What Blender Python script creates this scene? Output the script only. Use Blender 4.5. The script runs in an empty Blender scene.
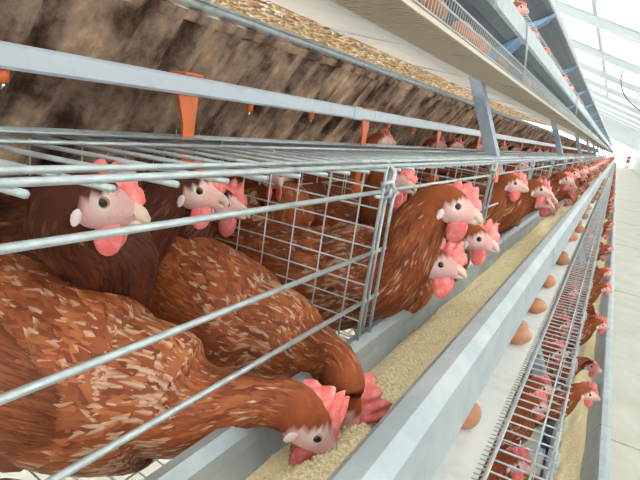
import bpy, math, random
import numpy as np
from mathutils import Matrix, Vector

scn = bpy.context.scene
COL = scn.collection
random.seed(7)
RNG = np.random.default_rng(11)

# ------------------------------------------------------------------ camera
H = 1.25                         # eye height above the aisle floor
F_PX, ROLL, VP = 500.0, math.radians(8.3), (297.0, -84.0)   # focal length, roll, where the row vanishes
yc = np.array([VP[0], -VP[1], -F_PX]); yc /= np.linalg.norm(yc)
tc = np.array([math.cos(ROLL), -math.sin(ROLL), 0.0])
zc = np.cross(tc, yc); zc /= np.linalg.norm(zc)
xc = np.cross(yc, zc)
cam_d = bpy.data.cameras.new('camera')
cam_d.sensor_width = 36.0; cam_d.lens = F_PX / 640.0 * 36.0
cam_d.clip_start = 0.01; cam_d.clip_end = 400
cam = bpy.data.objects.new('camera', cam_d); COL.objects.link(cam)
m = Matrix.Identity(4)
for i, r in enumerate((xc, yc, zc)):
    for j in range(3): m[i][j] = r[j]
m[2][3] = H
cam.matrix_world = m
scn.camera = cam

# ------------------------------------------------------------------ sky and exposure
w = bpy.data.worlds.new('world'); scn.world = w; w.use_nodes = True
bg = w.node_tree.nodes['Background']
bg.inputs[0].default_value = (0.97, 0.985, 1.0, 1); bg.inputs[1].default_value = 3.0
vs = scn.view_settings
vs.view_transform = 'Standard'; vs.look = 'None'; vs.gamma = 1.0; vs.use_curve_mapping = False
vs.exposure = 1.6

# ------------------------------------------------------------------ materials
def mat(name, col, rough=0.5, metal=0.0, noise=None, bump=None, spec=0.5, attr=None, trans=None, vary=0.0, sss=0.0):
    mt = bpy.data.materials.new(name); mt.use_nodes = True
    nt = mt.node_tree; b = nt.nodes['Principled BSDF']; L = nt.links.new
    b.inputs['Roughness'].default_value = rough; b.inputs['Metallic'].default_value = metal
    b.inputs['Specular IOR Level'].default_value = spec
    b.inputs['Base Color'].default_value = (*col, 1)
    src = None
    if attr:
        a = nt.nodes.new('ShaderNodeAttribute'); a.attribute_name = attr; src = a.outputs['Color']
    tcn = nt.nodes.new('ShaderNodeTexCoord')
    if noise:                                  # (scale, colour 2, low, high)
        n = nt.nodes.new('ShaderNodeTexNoise'); n.inputs['Scale'].default_value = noise[0]
        n.inputs['Detail'].default_value = 6; n.inputs['Roughness'].default_value = 0.65
        L(tcn.outputs['Object'], n.inputs['Vector'])
        rp = nt.nodes.new('ShaderNodeMapRange'); rp.inputs[1].default_value = noise[2]; rp.inputs[2].default_value = noise[3]
        L(n.outputs['Fac'], rp.inputs[0])
        mx = nt.nodes.new('ShaderNodeMix'); mx.data_type = 'RGBA'
        L(rp.outputs[0], mx.inputs['Factor'])
        if src: L(src, mx.inputs['A'])
        else: mx.inputs['A'].default_value = (*col, 1)
        mx.inputs['B'].default_value = (*noise[1], 1)
        src = mx.outputs['Result']
    if vary:
        oi = nt.nodes.new('ShaderNodeObjectInfo')
        mr = nt.nodes.new('ShaderNodeMapRange'); mr.inputs[3].default_value = 1 - vary; mr.inputs[4].default_value = 1 + vary
        L(oi.outputs['Random'], mr.inputs[0])
        hs = nt.nodes.new('ShaderNodeHueSaturation')
        if src: L(src, hs.inputs['Color'])
        else: hs.inputs['Color'].default_value = (*col, 1)
        L(mr.outputs[0], hs.inputs['Value']); src = hs.outputs[0]
    if src: L(src, b.inputs['Base Color'])
    if bump:
        n2 = nt.nodes.new('ShaderNodeTexNoise'); n2.inputs['Scale'].default_value = bump[0]; n2.inputs['Detail'].default_value = 4
        L(tcn.outputs['Object'], n2.inputs['Vector'])
        bp = nt.nodes.new('ShaderNodeBump'); bp.inputs['Strength'].default_value = bump[1]; bp.inputs['Distance'].default_value = bump[2]
        L(n2.outputs['Fac'], bp.inputs['Height']); L(bp.outputs[0], b.inputs['Normal'])
    if sss:
        b.inputs['Subsurface Weight'].default_value = sss; b.inputs['Subsurface Radius'].default_value = (0.006, 0.002, 0.0015)
    if trans:
        t = nt.nodes.new('ShaderNodeBsdfTranslucent'); t.inputs[0].default_value = (*trans[1], 1)
        ms = nt.nodes.new('ShaderNodeMixShader'); ms.inputs[0].default_value = trans[0]
        L(b.outputs[0], ms.inputs[1]); L(t.outputs[0], ms.inputs[2])
        L(ms.outputs[0], nt.nodes['Material Output'].inputs['Surface'])
    return mt

M = {}
M['wire'] = mat('galvanised_wire', (0.50, 0.55, 0.57), 0.38, 0.45, noise=(60, (0.33, 0.37, 0.39), .45, .75))
M['thin_wire'] = mat('thin_galvanised_wire', (0.52, 0.55, 0.56), 0.4, 0.4)
M['dirty_wire'] = mat('dirty_wire', (0.40, 0.36, 0.28), 0.7, 0.1, noise=(40, (0.62, 0.45, 0.22), .5, .62))
M['trough'] = mat('trough_galvanised_sheet', (0.38, 0.44, 0.49), 0.42, 0.25, noise=(18, (0.49, 0.54, 0.57), .4, .7))
M['feed'] = mat('mash_feed', (0.70, 0.55, 0.33), 0.95, noise=(260, (0.95, 0.84, 0.58), .42, .62), bump=(300, 0.5, 0.003), attr='Col', spec=0.1)
M['belt'] = mat('woven_egg_belt', (0.82, 0.82, 0.80), 0.75, noise=(25, (0.70, 0.69, 0.65), .5, .8))
M['slat'] = mat('tan_tray_wire', (0.78, 0.70, 0.56), 0.6)
M['pipe'] = mat('pipe_pvc_grey', (0.56, 0.62, 0.68), 0.35, noise=(30, (0.46, 0.52, 0.57), .5, .75))
M['orange'] = mat('orange_plastic', (0.78, 0.16, 0.035), 0.4, noise=(40, (0.62, 0.13, 0.05), .5, .7))
M['steel_pin'] = mat('steel_pin', (0.75, 0.75, 0.75), 0.25, 0.9)
M['post'] = mat('blue_grey_steel', (0.30, 0.37, 0.45), 0.5, 0.2, noise=(25, (0.40, 0.46, 0.52), .45, .7))
M['bracket'] = mat('blue_bracket_paint', (0.25, 0.40, 0.60), 0.45, 0.1, noise=(30, (0.40, 0.52, 0.66), .5, .7))
M['egg'] = mat('brown_eggshell', (0.50, 0.21, 0.10), 0.45, vary=0.25, noise=(70, (0.58, 0.28, 0.15), .45, .7))
M['feather'] = mat('rust_feather', (0.3, 0.1, 0.04), 0.55, attr='Col', vary=0.18, spec=0.3)
M['body'] = mat('rust_down', (0.3, 0.1, 0.04), 0.8, bump=(420, 0.5, 0.0015), attr='Col', vary=0.18, noise=(90, (0.17, 0.045, 0.016), .62, .95), spec=0.2)
M['comb'] = mat('comb_skin', (0.76, 0.14, 0.13), 0.5, vary=0.25, noise=(110, (0.80, 0.33, 0.31), .45, .7), bump=(300, .4, .001), sss=0.12)
M['beak'] = mat('horn_beak', (0.70, 0.52, 0.43), 0.45, noise=(120, (0.52, 0.36, 0.28), .5, .7))
M['lobe'] = mat('white_earlobe', (0.80, 0.66, 0.66), 0.5)
M['iris'] = mat('orange_iris', (0.36, 0.17, 0.06), 0.15)
M['pupil'] = mat('black_pupil', (0.01, 0.01, 0.01), 0.08)
M['leg'] = mat('leg_scale', (0.6, 0.42, 0.2), 0.6, attr='Col')
M['concrete'] = mat('aisle_concrete', (0.56, 0.55, 0.49), 0.8, noise=(3.5, (0.47, 0.46, 0.40), .4, .7), bump=(60, .2, .003))
M['wall'] = mat('wall_plaster', (0.62, 0.64, 0.58), 0.85, noise=(2.5, (0.50, 0.53, 0.47), .45, .7))
M['roof'] = mat('white_roof_sheet', (0.80, 0.80, 0.77), 0.6, noise=(1.5, (0.74, 0.73, 0.68), .4, .7), trans=(0.42, (0.86, 0.86, 0.82)))
M['rafter'] = mat('pale_blue_roof_steel', (0.56, 0.61, 0.64), 0.5)
M['cloth_red'] = mat('dark_red_cloth', (0.32, 0.07, 0.06), 0.9)
M['cloth_brown'] = mat('brown_cloth', (0.26, 0.15, 0.11), 0.9)
M['skin'] = mat('skin', (0.42, 0.24, 0.16), 0.6)
M['hair'] = mat('dark_hair', (0.04, 0.03, 0.03), 0.7)
M['cable'] = mat('black_cable', (0.05, 0.05, 0.05), 0.6)

# dirty corrugated droppings sheet: streaky brown stains of their own shape
def dirty_sheet():
    mt = bpy.data.materials.new('stained_droppings_sheet'); mt.use_nodes = True
    nt = mt.node_tree; L = nt.links.new; b = nt.nodes['Principled BSDF']; b.inputs['Roughness'].default_value = 0.9
    b.inputs['Specular IOR Level'].default_value = 0.1
    tcn = nt.nodes.new('ShaderNodeTexCoord'); mp = nt.nodes.new('ShaderNodeMapping'); mp.inputs['Scale'].default_value = (0.8, 1.0, 0.8)
    L(tcn.outputs['Object'], mp.inputs[0])
    n = nt.nodes.new('ShaderNodeTexNoise'); n.inputs['Scale'].default_value = 13; n.inputs['Detail'].default_value = 8; n.inputs['Roughness'].default_value = 0.66
    L(mp.outputs[0], n.inputs['Vector'])
    mp2 = nt.nodes.new('ShaderNodeMapping'); mp2.inputs['Scale'].default_value = (0.22, 1.0, 0.22); mp2.inputs['Rotation'].default_value = (0.10, 0, 0)
    L(tcn.outputs['Object'], mp2.inputs[0])
    n3 = nt.nodes.new('ShaderNodeTexNoise'); n3.inputs['Scale'].default_value = 24; n3.inputs['Detail'].default_value = 3
    L(mp2.outputs[0], n3.inputs['Vector'])
    avg = nt.nodes.new('ShaderNodeMix'); avg.inputs[0].default_value = 0.30; L(n.outputs['Fac'], avg.inputs[2]); L(n3.outputs['Fac'], avg.inputs[3])
    r = nt.nodes.new('ShaderNodeValToRGB'); e = r.color_ramp.elements
    e[0].position = 0.38; e[0].color = (0.06, 0.036, 0.025, 1); e[1].position = 0.63; e[1].color = (0.80, 0.58, 0.38, 1)
    for p, c in ((0.43, (0.15, 0.09, 0.066)), (0.48, (0.30, 0.20, 0.15)), (0.525, (0.42, 0.295, 0.22)), (0.57, (0.55, 0.37, 0.25))):
        q = e.new(p); q.color = (*c, 1)
    L(avg.outputs[0], r.inputs[0])
    L(r.outputs[0], b.inputs['Base Color'])
    bp = nt.nodes.new('ShaderNodeBump'); bp.inputs['Strength'].default_value = .6; bp.inputs['Distance'].default_value = .006
    L(n.outputs['Fac'], bp.inputs['Height']); L(bp.outputs[0], b.inputs['Normal'])
    return mt
M['sheet'] = dirty_sheet()

# ------------------------------------------------------------------ mesh helpers
class MB:
    def __init__(s): s.v = []; s.f = []; s.c = []; s.smooth = True
    def add(s, verts, faces, col=None):
        o = len(s.v); s.v.extend([tuple(p) for p in verts]); s.f.extend([tuple(i + o for i in f) for f in faces])
        if col is None: col = (0.8, 0.8, 0.8)
        if len(col) and not hasattr(col[0], '__len__'): col = [col] * len(verts)
        s.c.extend(col); return s
    def box(s, a, b, col=None):
        (x0, y0, z0), (x1, y1, z1) = a, b
        return s.add([(x0,y0,z0),(x1,y0,z0),(x1,y1,z0),(x0,y1,z0),(x0,y0,z1),(x1,y0,z1),(x1,y1,z1),(x0,y1,z1)],
              [(0,3,2,1),(4,5,6,7),(0,1,5,4),(1,2,6,5),(2,3,7,6),(3,0,4,7)], col)
    def tube(s, pts, r, n=6, col=None):
        pts = [np.array(p, float) for p in pts]; k = len(pts)
        rr = r if hasattr(r, '__len__') else [r] * k
        vs_, fs = [], []; ref = None
        for i, p in enumerate(pts):
            t = pts[min(i + 1, k - 1)] - pts[max(i - 1, 0)]; t = t / (np.linalg.norm(t) + 1e-12)
            if ref is None:
                ref = np.cross(t, (0, 0, 1) if abs(t[2]) < .9 else (1, 0, 0))
            a = ref - t * ref.dot(t); a /= np.linalg.norm(a) + 1e-12; ref = a; b = np.cross(t, a)
            for j in range(n):
                q = 2 * math.pi * j / n; vs_.append(p + rr[i] * (math.cos(q) * a + math.sin(q) * b))
        for i in range(k - 1):
            for j in range(n):
                fs.append((i*n+j, i*n+(j+1) % n, (i+1)*n+(j+1) % n, (i+1)*n+j))
        fs.append(tuple(range(n))[::-1]); fs.append(tuple((k-1)*n+j for j in range(n)))
        return s.add(vs_, fs, col)
    def ellipsoid(s, c, r, n=10, m_=7, R=None, col=None):
        vs_, fs = [], []
        for i in range(m_ + 1):
            th = math.pi * i / m_
            for j in range(n):
                ph = 2 * math.pi * j / n
                p = np.array([r[0]*math.sin(th)*math.cos(ph), r[1]*math.sin(th)*math.sin(ph), r[2]*math.cos(th)])
                if R is not None: p = R @ p
                vs_.append(p + np.array(c))
        for i in range(m_):
            for j in range(n): fs.append((i*n+j, (i+1)*n+j, (i+1)*n+(j+1) % n, i*n+(j+1) % n))
        return s.add(vs_, fs, col)
    def sheet(s, prof, y0, y1, t=0.002, col=None):      # bent sheet metal: an (x, z) polyline run along y
        P = [np.array(p, float) for p in prof]; k = len(P); N = []
        for i in range(k):
            d = P[min(i+1, k-1)] - P[max(i-1, 0)]; d /= np.linalg.norm(d) + 1e-12; N.append(np.array([-d[1], d[0]]))
        ring = [P[i] + N[i]*t/2 for i in range(k)] + [P[i] - N[i]*t/2 for i in reversed(range(k))]
        n = len(ring)
        vs_ = [(q[0], y0, q[1]) for q in ring] + [(q[0], y1, q[1]) for q in ring]
        fs = [(i, (i+1) % n, n+(i+1) % n, n+i) for i in range(n)]
        for i in range(k-1):
            fs.append((i+1, i, n-1-i, n-2-i)); fs.append((n+i, n+i+1, 2*n-2-i, 2*n-1-i))
        return s.add(vs_, fs, col)
    def mesh(s, name, material, smooth=True):
        me = bpy.data.meshes.new(name); me.from_pydata([tuple(map(float, p)) for p in s.v], [], s.f)
        ca = me.color_attributes.new('Col', 'FLOAT_COLOR', 'POINT')
        arr = np.ones((len(s.v), 4), np.float32); arr[:, :3] = np.array(s.c, np.float32)
        ca.data.foreach_set('color', arr.ravel())
        me.materials.append(material)
        if smooth: me.polygons.foreach_set('use_smooth', [True] * len(me.polygons))
        me.update(); return me

def link(name, me, parent=None, loc=None):
    o = bpy.data.objects.new(name, me); COL.objects.link(o)
    if parent is not None: o.parent = parent
    if loc is not None: o.location = loc
    return o
def tag(o, label, cat, group=None, kind=None):
    if label: o['label'] = label
    if cat: o['category'] = cat
    if group: o['group'] = group
    if kind: o['kind'] = kind
    return o
def empty(name, loc, rz=0.0):
    o = bpy.data.objects.new(name, None); COL.objects.link(o); o.location = loc; o.rotation_euler = (0, 0, rz)
    o.empty_display_size = 0.05; return o

# ------------------------------------------------------------------ layout: the tiers of the row
# a tier's own frame: x = 0 its cage front, z = 0 the front of its wire top
MOD = 0.62; Y0 = 0.586                     # cage width, first partition
END = 74.0
TIER = {'lower': (0.047, H - 0.687), 'middle': (-0.24, H - 0.052), 'upper': (-0.527, H + 0.583), 'top': (-0.815, H + 1.21)}
def py(k): return Y0 + MOD * k             # partition k

# ------------------------------------------------------------------ building
def roofz(x): return H + 1.85 - 0.34 * x
fl = empty('floor', (0, 0, 0)); fl['kind'] = 'structure'
mb = MB(); mb.box((-9, -13, -0.25), (2.05, 95, -0.006)); link('floor_base', mb.mesh('floor_base', M['concrete'], False), fl)
mb = MB(); mb.box((-1.45, 0, -0.2), (1.0, 2.98, 0.0)); slab = mb.mesh('slab', M['concrete'], False)
mb = MB(); mb.box((-1.5, 0, -0.2), (1.5, 2.98, 0.0)); slab2 = mb.mesh('slab_left', M['concrete'], False)
for k in range(31):
    link('slab', slab, fl, (1.02, -12.5 + 3*k, 0)); link('slab', slab2, fl, (-2.0, -12.5 + 3*k, 0))
mb = MB(); mb.box((1.95, -13, 0), (2.12, 90, H + 0.02)); mb.box((1.92, -13, H + 0.02), (2.15, 90, H + 0.07))
o = link('wall_right', mb.mesh('wall_right', M['wall'], False)); o['kind'] = 'structure'
mb = MB(); mb.box((-8.2, -13, 0), (-8.0, 90, 0.9)); o = link('wall_left', mb.mesh('wall_left', M['wall'], False)); o['kind'] = 'structure'
RIDGE = -3.0
ceil = empty('ceiling', (0, 0, 0)); ceil['kind'] = 'structure'
mb = MB()
x = 2.45; pts = []
while x > RIDGE: pts.append(x); x -= 0.06
pr = [(q, roofz(q)) for q in (2.45, RIDGE)]
mb.sheet(pr, 0, 0.985, 0.01)
for q in np.arange(0.0, 0.98, 0.245):
    mb.sheet([(2.45, roofz(2.45) + 0.012), (RIDGE, roofz(RIDGE) + 0.012)], q, q + 0.05, 0.03)
rs = mb.mesh('roof_sheet', M['roof'], False)
for k in range(93): link('roof_sheet', rs, ceil, (0, -13 + k, 0))
mb = MB(); mb.sheet([(RIDGE, roofz(RIDGE)), (-8.6, roofz(RIDGE) - 0.34*5.6)], -13, 80, 0.01)
link('roof_slope', mb.mesh('roof_slope', M['roof'], False), ceil)
mb = MB()                                  # a rafter: an I beam following the slope, with its post on the low wall
for d0, d1, hw in ((0.13, 0.14, 0.06), (0.14, 0.26, 0.006), (0.26, 0.272, 0.06)):
    P = [(2.3, roofz(2.3) - (d0 + d1)/2), (RIDGE, roofz(RIDGE) - (d0 + d1)/2)]
    mb.sheet(P, -hw, hw, d1 - d0)
raf = mb.mesh('rafter', M['rafter'], False)
mb = MB(); mb.box((1.98, -0.05, H + 0.07), (2.08, 0.05, roofz(2.0) - 0.27)); rpost = mb.mesh('eave_post', M['rafter'], False)
for k in range(28):
    link('rafter', raf, ceil, (0, -6.0 + 3.0*k, 0)); link('eave_post', rpost, ceil, (0, -6.0 + 3.0*k, 0))
for x in (1.9, 1.0, 0.1, -0.8, -1.7, -2.6):
    mb = MB(); mb.box((x - 0.025, -13, roofz(x) - 0.115), (x + 0.025, 80, roofz(x) - 0.035))
    link('purlin', mb.mesh('purlin', M['rafter'], False), ceil)

mb = MB(); ny = 180
for i in range(ny + 1):
    y = -13 + 93.0*i/ny
    for z in (H + 0.0, roofz(2.1) - 0.03): mb.v.append((2.16 + 0.012*math.sin(i*1.3), y, z)); mb.c.append((1, 1, 1))
for i in range(ny): mb.f.append((2*i, 2*i+1, 2*i+3, 2*i+2))
M['diffuser'] = mat('added_white_diffuser', (0.85, 0.86, 0.86), 0.7, trans=(0.6, (0.92, 0.93, 0.93)))  # translucent sheet added over the open side to dim and soften daylight
o = link('added_side_diffuser', mb.mesh('added_side_diffuser', M['diffuser'])); tag(o, 'added daylight-dimming white translucent curtain above the low side wall, right of the aisle', 'diffuser')
md = o.modifiers.new('thick', 'SOLIDIFY'); md.thickness = 0.002

# ------------------------------------------------------------------ cage modules
def wire_mesh_top(n=6, rw=0.0023):
    mb = MB()
    for lx in (0.0, -0.038) : mb.tube([(lx, 0, 0.04*lx), (lx, MOD, 0.04*lx)], 0.0026, n)
    for lx in (-0.20, -0.31, -0.335, -0.36): mb.tube([(lx, 0, 0.04*lx), (lx, MOD, 0.04*lx)], rw, n)
    for j in range(13):
        y = 0.0239 + j * MOD / 13
        mb.tube([(0.008, y, -0.0042), (-0.366, y, -0.0042 - 0.04*0.366)], rw, n)
    return mb
def wire_floor(n=4, back=-0.42):
    mb = MB()
    for lx in np.arange(back, 0.06, 0.05): mb.tube([(lx, 0, -0.362 - 0.1*lx), (lx, MOD, -0.362 - 0.1*lx)], 0.0014, n)
    for j in range(25):
        y = 0.0124 + j * MOD / 25
        mb.tube([(0.09, y, -0.371), (back - 0.01, y, -0.3585 - 0.1*(back - 0.01))], 0.0012, n)
    return mb
def wire_partition(n=4):
    mb = MB()
    for lx in np.arange(-0.03, -0.43, -0.048): mb.tube([(lx, 0, -0.006), (lx, 0, -0.362 - 0.1*lx)], 0.0012, n)
    for z in np.arange(-0.03, -0.345, -0.026):
        mb.tube([(-0.004, 0.002, z), (-0.43, 0.002, z)], 0.0011, n)
    return mb
def back_wires(n=4):
    mb = MB()
    for z in np.arange(-0.03, -0.33, -0.05): mb.tube([(-0.43, 0, z), (-0.43, MOD, z)], 0.0014, n)
    for j in range(8): mb.tube([(-0.432, 0.04 + j*0.077, -0.02), (-0.432, 0.04 + j*0.077, -0.32)], 0.0014, n)
    return mb
def hook_wire(z_top, lean):
    mb = MB(); mb.tube([(0.006, lean*0.9, z_top + 0.001), (0.007, lean*0.35, z_top), (0.007, lean*0.08, z_top - 0.003), (0.007, 0, z_top - 0.012), (0.007, 0, -0.24)], 0.0024, 7); return mb
BARS = (-0.032, -0.113, -0.181)
top_me = wire_mesh_top().mesh('top_mesh', M['wire']); floor_me = wire_floor().mesh('floor_mesh', M['dirty_wire'])
floor_deep = wire_floor(4, -0.87).mesh('floor_mesh_deep', M['dirty_wire'])
floor_clean = wire_floor().mesh('floor_mesh_clean', M['thin_wire'])
part_me = wire_partition().mesh('partition', M['thin_wire']); back_me = back_wires().mesh('back_mesh', M['thin_wire'])
bar_me = MB().tube([(0, 0, 0), (0, MOD, 0)], 0.0028, 8).mesh('front_bar', M['wire'])
hook_a = hook_wire(-0.036, -0.02).mesh('hook_wire', M['wire']); hook_b = hook_wire(-0.036, 0.02).mesh('hook_wire_b', M['wire'])
mid_a = MB().tube([(0.002, 0, 0.0), (0.002, 0, -0.24)], 0.0023, 7).mesh('edge_wire', M['wire'])
clip = MB()
clip.tube([(0.001, -0.012, -0.022), (0.010, -0.004, -0.018), (0.011, 0.008, -0.030), (0.004, 0.014, -0.046)], 0.0035, 6)
clip.tube([(-0.004, 0.004, 0.004), (0.009, 0.004, -0.006), (0.009, 0.002, -0.036), (-0.003, 0.0, -0.042)], 0.003, 6)
clip_me = clip.mesh('wire_clip', M['thin_wire'])
far_front = MB()
for z in BARS: far_front.tube([(0, 0, z), (0, MOD, z)], 0.0026, 4)
for dy in (-0.009, 0.009): far_front.tube([(0.003, dy, 0), (0.003, dy, -0.24)], 0.0023, 4)
far_front_me = far_front.mesh('front_grille', M['wire'])
ORD_ = ['first', 'second', 'third', 'fourth', 'fifth', 'sixth', 'seventh', 'eighth', 'ninth', 'tenth', 'eleventh', 'twelfth', 'thirteenth', 'fourteenth', 'fifteenth',
       'sixteenth', 'seventeenth', 'eighteenth', 'nineteenth']
TENS = {20: 'twent', 30: 'thirt', 40: 'fort', 50: 'fift', 60: 'sixt', 70: 'sevent', 80: 'eight'}
ORD = [ORD_[i - 1] if i < 20 else TENS[i//10*10] + ('ieth' if i % 10 == 0 else 'y-' + ORD_[i % 10 - 1]) for i in range(1, 90)]
def cage(tier, k):
    tx, tz = TIER[tier]
    c = empty('wire_cage', (tx, py(k - 1), tz))
    lab = f'galvanised wire hen cage, {tier} tier, ' + ('nearest, around the two big feeding hens' if k == 0 else f'{ORD[k]} from the camera') if 0 <= k \
        else f'wire hen cage of the {tier} tier, at the very edge beside the camera'
    if k == 0 and tier != 'middle': lab = f'galvanised wire hen cage, {tier} tier, nearest to the camera'
    tag(c, lab, 'cage', f'wire cages of the {tier} tier')
    near = k < 9
    if tier != 'top': link('top_mesh', top_me, c)
    if tier == 'upper' or tier == 'middle': link('floor_mesh', floor_deep if tier == 'upper' else floor_clean, c)
    if near and tier in ('middle', 'lower'):
        for z in BARS: link('front_bar', bar_me, c, (0, 0, z))
        for dy, me in ((-0.019, hook_a), (-0.007, mid_a), (0.006, mid_a), (0.018, hook_b)): link('edge_wire', me, c, (0, MOD + dy, 0))
        link('wire_clip', clip_me, c, (0, MOD, 0))
        link('back_mesh', back_me, c)
    else:
        link('front_grille', far_front_me, c)
    if tier in ('middle', 'lower'): link('partition', part_me, c, (0, MOD, 0))
    return c
for k in range(-1, 30): cage('middle', k)
for k in range(1, 30): cage('lower', k)
for k in range(0, 12): cage('upper', k)
def far_row(tier, k0, k1):
    mb = MB()
    a, b = py(k0 - 1), py(k1)
    for lx in (0, -0.038, -0.085, -0.15, -0.22, -0.29, -0.36): mb.tube([(lx, a, 0.04*lx), (lx, b, 0.04*lx)], 0.003, 4)
    for z in BARS: mb.tube([(0, a, z), (0, b, z)], 0.0026, 4)
    for k in range(k0, k1):
        for dy in (-0.009, 0.009): mb.tube([(0.003, py(k) + dy, 0), (0.003, py(k) + dy, -0.24)], 0.0023, 4)
        for j in range(0, 13, 2):
            y = py(k - 1) + 0.0239 + j*MOD/13; mb.tube([(0.008, y, -0.004), (-0.366, y, -0.019)], 0.0035, 3)
    tx, tz = TIER[tier]
    o = link('distant_cages', mb.mesh('distant_cages', M['wire']), None, (tx, 0, tz))
    tag(o, f'run of wire cages of the {tier} tier vanishing at the far end', 'cage', None, 'stuff')
far_row('middle', 30, 118); far_row('lower', 30, 118)

# ------------------------------------------------------------------ feed troughs, feed, egg trays
SEC = MOD * 4
prof_in = [(-0.004, -0.246), (-0.004, -0.232), (0.006, -0.229), (0.016, -0.236), (0.018, -0.25), (0.030, -0.284), (0.055, -0.292), (0.085, -0.284), (0.122, -0.196),
           (0.128, -0.189), (0.144, -0.187), (0.158, -0.195), (0.167, -0.252), (0.160, -0.258)]
mb = MB(); mb.sheet(prof_in, 0.001, SEC - 0.001, 0.0022); trough_me = mb.mesh('trough_section', M['trough'], False)
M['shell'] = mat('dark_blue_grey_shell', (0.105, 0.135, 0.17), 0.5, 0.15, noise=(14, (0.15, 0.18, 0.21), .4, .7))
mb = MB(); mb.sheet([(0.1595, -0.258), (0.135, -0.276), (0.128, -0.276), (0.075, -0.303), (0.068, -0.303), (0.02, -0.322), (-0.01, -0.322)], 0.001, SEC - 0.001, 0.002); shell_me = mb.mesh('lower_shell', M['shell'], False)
mb = MB(); mb.sheet([(0.1605, -0.197), (0.1690, -0.250), (0.163, -0.259)], -0.02, 0.02, 0.002)
for z in (-0.215, -0.245):
    mb.ellipsoid((0.1650 + (-0.215 - z)*.13, 0.0, z), (0.002, 0.004, 0.004), 8, 4)
joint_me = mb.mesh('joint_plate', M['trough'], False)
def bracket_mesh():
    mb = MB()
    mb.sheet([(0.1655, -0.262), (0.160, -0.266), (0.075, -0.312), (0.02, -0.330), (-0.03, -0.332)], -0.05, 0.05, 0.004)
    for y in (-0.05, 0.046):
        out = [(0.165, -0.262), (0.075, -0.311), (0.02, -0.329), (-0.03, -0.331), (-0.03, -0.362), (0.06, -0.358), (0.12, -0.318)]
        n = len(out); vs_ = [(a, y, b) for a, b in out] + [(a, y + 0.004, b) for a, b in out]
        mb.add(vs_, [tuple(range(n))[::-1], tuple(range(n, 2*n))] + [(i, (i+1) % n, n+(i+1) % n, n+i) for i in range(n)])
    mb.box((-0.034, -0.045, -0.36), (-0.028, 0.045, -0.20))
    return mb.mesh('bracket', M['bracket'], False)
bracket_me = bracket_mesh()
mb = MB(); mb.tube([(0.1635, 0, -0.20), (0.174, 0, -0.26), (0.194, 0, -0.392)], 0.0035, 6); strap_me = mb.mesh('strap', M['wire'])
for tier, (tx, tz) in TIER.items():
    t = empty('feed_trough', (tx, 0, tz))
    tag(t, {'lower': 'grey metal feed trough of the lower tier beside the aisle floor', 'middle': 'long grey galvanised feed trough running past the nearest hens, middle tier',
            'upper': 'blue-grey metal feed trough overhead, seen from below, above the wire egg guard', 'top': 'highest feed trough, a thin bright rim under the roof'}[tier], 'trough')
    for k in range(-1, 29):
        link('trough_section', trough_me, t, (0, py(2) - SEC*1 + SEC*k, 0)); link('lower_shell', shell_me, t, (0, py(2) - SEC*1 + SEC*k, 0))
    for k in range(-1, 14):
        link('joint_plate', joint_me, t, (0, py(2) + SEC*k - 0.42, 0))
        link('bracket', bracket_me, t, (0, py(2) + SEC*k, 0))
        if tier == 'upper': link('strap', strap_me, t, (0, py(2) + SEC*k + 0.07, 0))

def feed_surface(tier, y0, y1, step, grains=0):
    mb = MB(); ys = np.arange(y0, y1, step); xs = np.linspace(0.024, 0.098, 10)
    r = np.random.default_rng(5)
    for iy, y in enumerate(ys):
        for ix, xx in enumerate(xs):
            mid = math.sin(math.pi * ix / 9)
            z = -0.272 + 0.010*(ix/9.0) + 0.012*mid + 0.006*math.sin(y*9 + ix*.5) + 0.004*math.sin(y*23 - ix) + r.uniform(-.0015, .0015)
            xx2 = xx
            if ix == 0: z = -0.274; xx2 = 0.0255
            if ix == 9: z = -0.260; xx2 = 0.1005
            tone = 0.85 + 0.15*math.sin(y*6 + ix*.3) + r.uniform(-.06, .06)
            mb.v.append((xx2, y, z)); mb.c.append((0.94*tone, 0.76*tone, 0.44*tone))
    n = 10
    for i in range(len(ys) - 1):
        for j in range(n - 1): mb.f.append((i*n+j, i*n+j+1, (i+1)*n+j+1, (i+1)*n+j))
    for _ in range(grains):                      # loose crumbs of grain
        y = y0 + 0.25 + (1.9) * r.random()**1.5; q = r.random(); xx = 0.03 + 0.064*q
        z = -0.272 + 0.010*q + 0.012*math.sin(math.pi*q) + 0.006*math.sin(y*9 + q*4.5) + 0.004*math.sin(y*23 - q*9)
        s = r.uniform(0.0010, 0.0026); a = r.normal(size=(4, 3)); a /= np.linalg.norm(a, axis=1)[:, None]
        c = [(0.92, 0.78, 0.50), (0.95, 0.88, 0.70), (0.70, 0.50, 0.28), (0.88, 0.68, 0.40), (0.95, 0.82, 0.56)][r.integers(0, 5)]
        P = np.array([(1, 0, 0), (-.5, .87, 0), (-.5, -.87, 0), (0, 0, .9)]) * s + (xx, y, z + 0.0012)
        mb.add(P, [(0, 1, 3), (1, 2, 3), (2, 0, 3)], c)
    tx, tz = TIER[tier]
    o = link('mash_feed', mb.mesh('mash_feed', M['feed'], True), None, (tx, 0, tz))
    tag(o, f'pale yellow mash feed lying in the {tier} trough', 'feed', None, 'stuff')
feed_surface('middle', -0.3, 40, 0.02, 9000); feed_surface('lower', 0.4, 40, 0.03, 4000); feed_surface('upper', 0.0, 10, 0.1); feed_surface('top', 0.5, 12, 0.1)

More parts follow.
